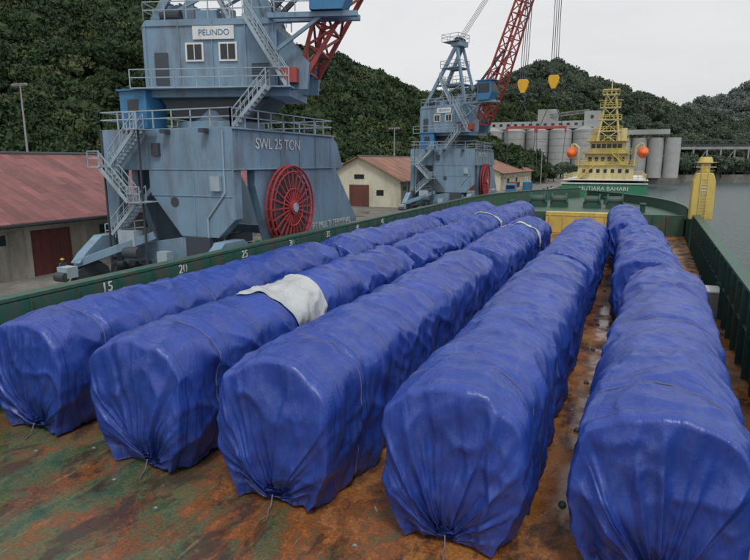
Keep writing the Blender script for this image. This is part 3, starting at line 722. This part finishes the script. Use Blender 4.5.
for z in (15.3,17.8,20.4,23.2):
    w=2.3-(z-13)*.13; mb.box((0,9,z),(2*w+1.6,2.6,.18)); Wt.rail([(-w-.8,7.7,z+.1),(w+.8,7.7,z+.1)],.9,.8,.05)
    for sx in (-1,1): mb.beam((sx*w,7.8,z),(-sx*(w-.3),7.8,z-2.4),.14)
mb.cyl((0,9,23.3),(0,9,26.5),.16,.08); Wt.box((0,8.6,24.3),(3.2,.2,.3)); mb.beam((-2.6,9,22),(2.6,9,22),.15); mb.cyl((-3,12,11),(-3,12,16),.9); mb.cyl((3,12,11),(3,12,16),.9)
mb.make('superstructure','yellow2',s2); Wt.make('decks_and_rails','yellow',s2); G.make('windows','glass',s2)
def lifeboat(x,par):
    bm=bmesh.new(); bmesh.ops.create_uvsphere(bm,u_segments=20,v_segments=12,radius=1)
    for v_ in bm.verts:
        v_.co.x*=1.15*(1-.25*max(0,-v_.co.z)); v_.co.y*=3.2; v_.co.z*=1.15
        if v_.co.z>.5 and abs(v_.co.y)<1.2: v_.co.z+=.35
    me=bpy.data.meshes.new('lifeboat_hull'); bm.to_mesh(me); bm.free(); me.materials.append(M['orange'])
    for p in me.polygons: p.use_smooth=True
    o=bpy.data.objects.new('lifeboat_hull',me); COL.objects.link(o); o.parent=par; o.location=(x,6,10.3)
    d_=MB(); s_=1 if x>0 else -1
    for y in (4.2,7.8): d_.pipe([(x-s_*1.6,y,7.9),(x-s_*1.5,y,11.6),(x-s_*.6,y,12.5),(x,y,12.3),(x,y,11.5)],.13,6)
    d_.make('davit','yellow2',par)
lifeboat(-7.4,s2); lifeboat(7.4,s2)

# ------------------------------------------------ elevated jetty at right
j=empty('jetty_trestle'); mb=MB(); dk=MB()
A=Vector((22,470,0)); B=Vector((330,560,0)); dr=(B-A).normalized(); L=(B-A).length
def jp(t,z,o=0): 
    p=A+dr*t; return (p.x-dr.y*o,p.y+dr.x*o,z)
mb.beam(jp(0,18),jp(L,18),7,1.8); mb.beam(jp(0,2.5),jp(L,2.5),16,1.4)
for t in np.arange(0,L,9):
    for o in (-3,3): mb.beam(jp(t,-6,o),jp(t,18,o),1.0)
    if int(t/9)%2==0: mb.beam(jp(t,3,-3),jp(t+9,17,-3),.4)
dk.beam(jp(0,20,-3.2),jp(L,20,-3.2),.2,.9); dk.beam(jp(0,23.2),jp(L,23.2),6,.9)
for t in np.arange(0,L,5): dk.beam(jp(t,18.5,-3.2),jp(t,22.9,-3.2),.35)
mb.make('trestle','conc',j); dk.make('conveyor_gallery','cdark',j)
tw=empty('transfer_tower',(122,540,0)); mb=MB(); mb.box((0,0,18),(14,12,38)); mb.make('tower','white',tw)
mb=MB(); mb.prism([(-7.8,37.1),(7.8,37.1),(0,40)],'y',-6.6,6.6); mb.make('roof','steel',tw)
mb=MB()
for z in (12,18,24,30,34.5):
    for x in (-4,0,4): mb.box((x,-6.03,z),(2.2,.1,1.8))
mb.make('windows','glass',tw)

# ------------------------------------------------ hills + forest
RA=[(-330,120,100),(-277,165,96),(-242,179,83),(-205,195,78),(-185,204,72),(-140,244,50),(-165,382,60),(-146,451,53),(-134,536,58)]
RB=[(-134,536,58),(-98,523,70),(-74,555,80),(-31,595,72),(22,639,58),(66,679,37),(102,717,19),(140,760,3)]
RC=[(30,1090,20),(72,1117,46),(129,1141,86),(188,1166,108),(319,1221,130),(520,1300,150)]
def ridge(X,Y,pts,width):
    best=np.full(X.shape,-1e9)
    for (a,b) in zip(pts[:-1],pts[1:]):
        ax,ay,az=a; bx,by,bz=b; dx,dy=bx-ax,by-ay
        t=np.clip(((X-ax)*dx+(Y-ay)*dy)/(dx*dx+dy*dy),0,1)
        dd=np.hypot(X-(ax+t*dx),Y-(ay+t*dy)); h=az+(bz-az)*t
        e=np.clip(1-dd/width,0,1); best=np.maximum(best,h*(0.65*e+0.35*e*e*(3-2*e)))
    return best
def hz(X,Y):
    h=np.maximum(ridge(X,Y,RA,115),np.maximum(ridge(X,Y,RB,150),ridge(X,Y,RC,320)))
    n=fbm(X/55+5,Y/55+9,3,4)-.5
    gul=ridged(X/38,Y/38,17,3)-.6
    return h*(1+0.22*n)+np.where(h>2,n*8,0)+gul*np.clip(h/8,0,6)-1.5
def hillgrid(name,x0,x1,y0,y1,st):
    xs=np.arange(x0,x1,st); ys=np.arange(y0,y1,st); Xg,Yg=np.meshgrid(xs,ys); Zg=hz(Xg,Yg)
    V=np.stack([Xg,Yg,Zg],-1).reshape(-1,3); m=len(xs); n=len(ys)
    i=np.arange(n-1)[:,None]*m+np.arange(m-1)[None,:]
    F=np.stack([i,i+1,i+m+1,i+m],-1).reshape(-1,4)
    keep=Zg.reshape(-1)[F].max(1)>-0.5; F=F[keep]
    me=bpy.data.meshes.new(name); me.from_pydata(V.tolist(),[],F.tolist()); me.update()
    for p in me.polygons: p.use_smooth=True
    o=bpy.data.objects.new(name,me); COL.objects.link(o); me.materials.append(M['hill'])
hillgrid('hills',-500,320,20,1000,7); hillgrid('hills',-350,900,1000,1500,14)
def crownmesh(k,mat):
    rg=np.random.default_rng(k); bm=bmesh.new()
    for i in range(9):
        m_=Matrix.Translation((rg.uniform(-.6,.6),rg.uniform(-.6,.6),rg.uniform(-.15,.6)))@Matrix.Scale(rg.uniform(.18,.40),4)
        bmesh.ops.create_icosphere(bm,subdivisions=2,radius=1,matrix=m_)
    for v_ in bm.verts:
        v_.co+=Vector(rg.normal(0,.07,3))
    for i in range(380):
        d_=Vector(rg.normal(0,1,3)).normalized(); d_.z=abs(d_.z)*.9-.15
        q_=rg.uniform(.6,1.12)
        c_=Vector((d_.x*q_,d_.y*q_,d_.z*q_+.25)); s_=rg.uniform(.05,.12)
        e=Euler(rg.uniform(0,6.3,3)).to_matrix()
        vv=[bm.verts.new(c_+e@Vector(p)*s_) for p in ((-1,-.6,0),(1,-.6,0),(1.1,.6,.2),(-1,.7,0))]
        bm.faces.new(vv)
    bmesh.ops.create_cone(bm,cap_ends=True,segments=6,radius1=.09,radius2=.04,depth=1.4,matrix=Matrix.Translation((0,0,-.7)))
    me=bpy.data.meshes.new('crown'); bm.to_mesh(me); bm.free(); me.materials.append(M[mat]); return me
def scatter(name,pts,sizes,mat,nv=3,seed=0):
    root=empty(name); rg=np.random.default_rng(seed)
    grp=rg.integers(0,nv,len(pts))
    for g in range(nv):
        P_=pts[grp==g]; S_=sizes[grp==g]
        if len(P_)==0: continue
        a=rg.uniform(0,6.28,len(P_)); V=[]
        for k in range(4):
            aa=a+k*math.pi/2; V.append(np.stack([P_[:,0]+S_*.7071*np.cos(aa),P_[:,1]+S_*.7071*np.sin(aa),P_[:,2]],-1))
        V=np.stack(V,1).reshape(-1,3); F=np.arange(len(P_)*4).reshape(-1,4)
        me=bpy.data.meshes.new('tree_positions'); me.from_pydata(V.tolist(),[],F.tolist()); me.update()
        o=bpy.data.objects.new('tree_positions',me); COL.objects.link(o); o.parent=root
        o.instance_type='FACES'; o.use_instance_faces_scale=True; o.instance_faces_scale=1.0
        o.show_instancer_for_render=False
        c_=bpy.data.objects.new('tree_crown',crownmesh(seed*10+g,mat)); COL.objects.link(c_); c_.parent=o
def sample(n,x0,x1,y0,y1,zmin,s0,s1,seed,cond=None):
    rg=np.random.default_rng(seed); x=rg.uniform(x0,x1,n); y=rg.uniform(y0,y1,n); z=hz(x,y); k=z>zmin
    if cond is not None: k&=cond(x,y)
    x,y,z=x[k],y[k],z[k]; s=rg.uniform(s0,s1,len(x))*rg.choice([.55,.8,1,1.35],len(x)); return np.stack([x,y,z+s*rg.uniform(.3,1.1,len(x))],-1),s
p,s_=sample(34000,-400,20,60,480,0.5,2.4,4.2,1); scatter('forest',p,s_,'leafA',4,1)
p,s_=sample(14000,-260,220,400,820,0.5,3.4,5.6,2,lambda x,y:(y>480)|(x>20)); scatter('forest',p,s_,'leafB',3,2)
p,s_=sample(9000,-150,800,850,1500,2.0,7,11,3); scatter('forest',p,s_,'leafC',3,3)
rg=np.random.default_rng(5); pts=[];sz=[]
def row(xa,ya,xb,yb,n,s0,s1,jit):
    for i in range(n):
        t=rg.random(); s=rg.uniform(s0,s1); pts.append((xa+(xb-xa)*t+rg.normal(0,jit),ya+(yb-ya)*t+rg.normal(0,jit),.3+s*rg.uniform(.9,1.3))); sz.append(s)
row(-150,80,-120,200,70,3,5,6); row(-125,200,-70,300,80,2.5,4,7); row(-100,318,-30,322,60,2.5,4,3); row(10,425,150,525,60,3.5,6,4); row(150,525,420,680,90,5,7,6); row(-30,245,-5,320,12,2,3.5,5)
scatter('shoreline_trees',np.array(pts),np.array(sz),'leafB',3,6)

# ------------------------------------------------ dock workers by the warehouse door
def person(x,y,face,shirt):
    root=empty('dock_worker',(x,y,.3),face)
    J={'pel':(0,0,.34,.17),'sp':(0,-.05,.6,.15),'ch':(0,-.12,.84,.17),'nk':(0,-.14,.95,.06),
       'lk':(.16,-.42,.52,.08),'lf':(.15,-.3,.08,.05),'lt':(.16,-.5,.04,.04),'rk':(-.16,-.42,.52,.08),'rf':(-.15,-.3,.08,.05),'rt':(-.16,-.5,.04,.04),
       'ls':(.2,-.12,.82,.07),'le':(.26,-.28,.6,.05),'lh':(.12,-.48,.6,.035),'rs':(-.2,-.12,.82,.07),'re':(-.26,-.28,.6,.05),'rh':(-.12,-.48,.6,.035)}; hd=1.1
    names=list(J); E=[('pel','sp'),('sp','ch'),('ch','nk'),('pel','lk'),('lk','lf'),('lf','lt'),('pel','rk'),('rk','rf'),('rf','rt'),('ch','ls'),('ls','le'),('le','lh'),('ch','rs'),('rs','re'),('re','rh')]
    me=bpy.data.meshes.new('body'); me.from_pydata([J[n][:3] for n in names],[(names.index(a),names.index(b)) for a,b in E],[]); o=bpy.data.objects.new('body',me); COL.objects.link(o); o.parent=root
    md=o.modifiers.new('skin','SKIN')
    if not me.skin_vertices: 
        bm=bmesh.new(); bm.from_mesh(me); bm.verts.layers.skin.verify(); bm.to_mesh(me); bm.free()
    for i,n in enumerate(names):
        sv=me.skin_vertices[0].data[i]; sv.radius=(J[n][3],J[n][3]*.85); sv.use_root=(n=='pel')
    o.modifiers.new('sub','SUBSURF').levels=1; o.modifiers['sub'].render_levels=2; me.materials.append(M[shirt])
    bm=bmesh.new(); bmesh.ops.create_uvsphere(bm,u_segments=16,v_segments=10,radius=.11)
    yy=J['nk'][1]-.02
    for v_ in bm.verts: v_.co.z*=1.2
    bmesh.ops.create_cone(bm,cap_ends=True,segments=6,radius1=.022,radius2=.008,depth=.05,matrix=Matrix.Translation((0,-.115,-.01))@Matrix.Rotation(R(70),4,'X'))
    me2=bpy.data.meshes.new('head'); bm.to_mesh(me2); bm.free(); h=bpy.data.objects.new('head',me2); COL.objects.link(h); h.parent=root; h.location=(0,yy,hd-.02); me2.materials.append(M['skin'])
    mb=MB(); mb.cyl((0,yy,hd+.02),(0,yy,hd+.05),.16,.15,n=16); mb.cyl((0,yy,hd+.05),(0,yy,hd+.14),.135,.06,n=16); mb.make('helmet','hook',root)
    mb=MB()
    for k in ('lh','rh'):
        p_=Vector(J[k][:3]); mb.box(tuple(p_+Vector((0,-.04,-.03))),(.07,.05,.09)); mb.beam(tuple(p_+Vector((.03,-.04,-.02))),tuple(p_+Vector((.055,-.07,-.06))),.018)
        for i in range(4): mb.beam(tuple(p_+Vector((-.027+i*.018,-.05,-.06))),tuple(p_+Vector((-.027+i*.018,-.075,-.12+abs(i-1.5)*.01))),.014)
    mb.make('hands','skin',root)
person(-37.8,30.3,R(70),'cloth'); person(-37.6,31.3,R(100),'cloth2'); person(-37.9,32.3,R(80),'cloth')

def container(x,y,rz,mat):
    c=empty('shipping_container',(x,y,.3),rz); mb=MB(); mb.box((0,0,1.3),(2.34,5.98,2.5))
    for i in range(20):
        yy=-2.8+i*.295
        for sx in (-1,1): mb.box((sx*1.185,yy,1.3),(.05,.14,2.3))
    mb.make('body',mat,c); f=MB()
    for sx in (-1,1):
        for sy in (-1,1): f.box((sx*1.15,sy*2.98,1.3),(.16,.16,2.62))
    for q_ in (-.8,-.3,.3,.8): f.cyl((q_,-3.05,.1),(q_,-3.05,2.5),.03,n=6)
    f.make('frame_and_bars','cdark',c)
container(-30,172,0,'door'); container(-27,178,.1,'craneblue')

# ------------------------------------------------ light
w=bpy.data.worlds.new('World'); S.world=w; w.use_nodes=True; nt=w.node_tree; bg=nt.nodes['Background']
sky=nt.nodes.new('ShaderNodeTexSky'); sky.sky_type='NISHITA'; sky.sun_disc=False; sky.sun_elevation=R(58); sky.sun_rotation=R(150)
sky.air_density=1.5; sky.dust_density=4
hs=nt.nodes.new('ShaderNodeHueSaturation'); hs.inputs['Saturation'].default_value=0.2; nt.links.new(sky.outputs[0],hs.inputs['Color'])
tc=nt.nodes.new('ShaderNodeTexCoord'); mp=nt.nodes.new('ShaderNodeMapping'); mp.inputs['Scale'].default_value=(1,1,2.5); nt.links.new(tc.outputs['Generated'],mp.inputs[0])
n=noise(nt,mp.outputs[0],2.2,5,0.55,0.3)
r=ramp(nt,n,[(0.3,(6.2,6.35,6.5)),(0.7,(7.6,7.65,7.7))])
mx=nt.nodes.new('ShaderNodeMix'); mx.data_type='RGBA'; mx.inputs[0].default_value=0.82
nt.links.new(hs.outputs[0],mx.inputs[6]); nt.links.new(r.outputs[0],mx.inputs[7]); nt.links.new(mx.outputs[2],bg.inputs[0]); bg.inputs[1].default_value=0.12
sd=bpy.data.lights.new('sun','SUN'); sd.energy=1.5; sd.angle=R(14); sd.color=(1,.97,.92); so=bpy.data.objects.new('sun',sd); COL.objects.link(so)
so.rotation_euler=(R(32),0,R(30))
S.view_settings.view_transform='Standard'; S.view_settings.look='None'
cd=bpy.data.cameras.new('camera'); cd.lens=28.3; cd.sensor_width=36; cd.clip_end=6000; cd.clip_start=.1
co=bpy.data.objects.new('camera',cd); COL.objects.link(co); co.location=(0,0,8.4); co.rotation_euler=(R(90-11.3),0,R(22.97)); S.camera=co
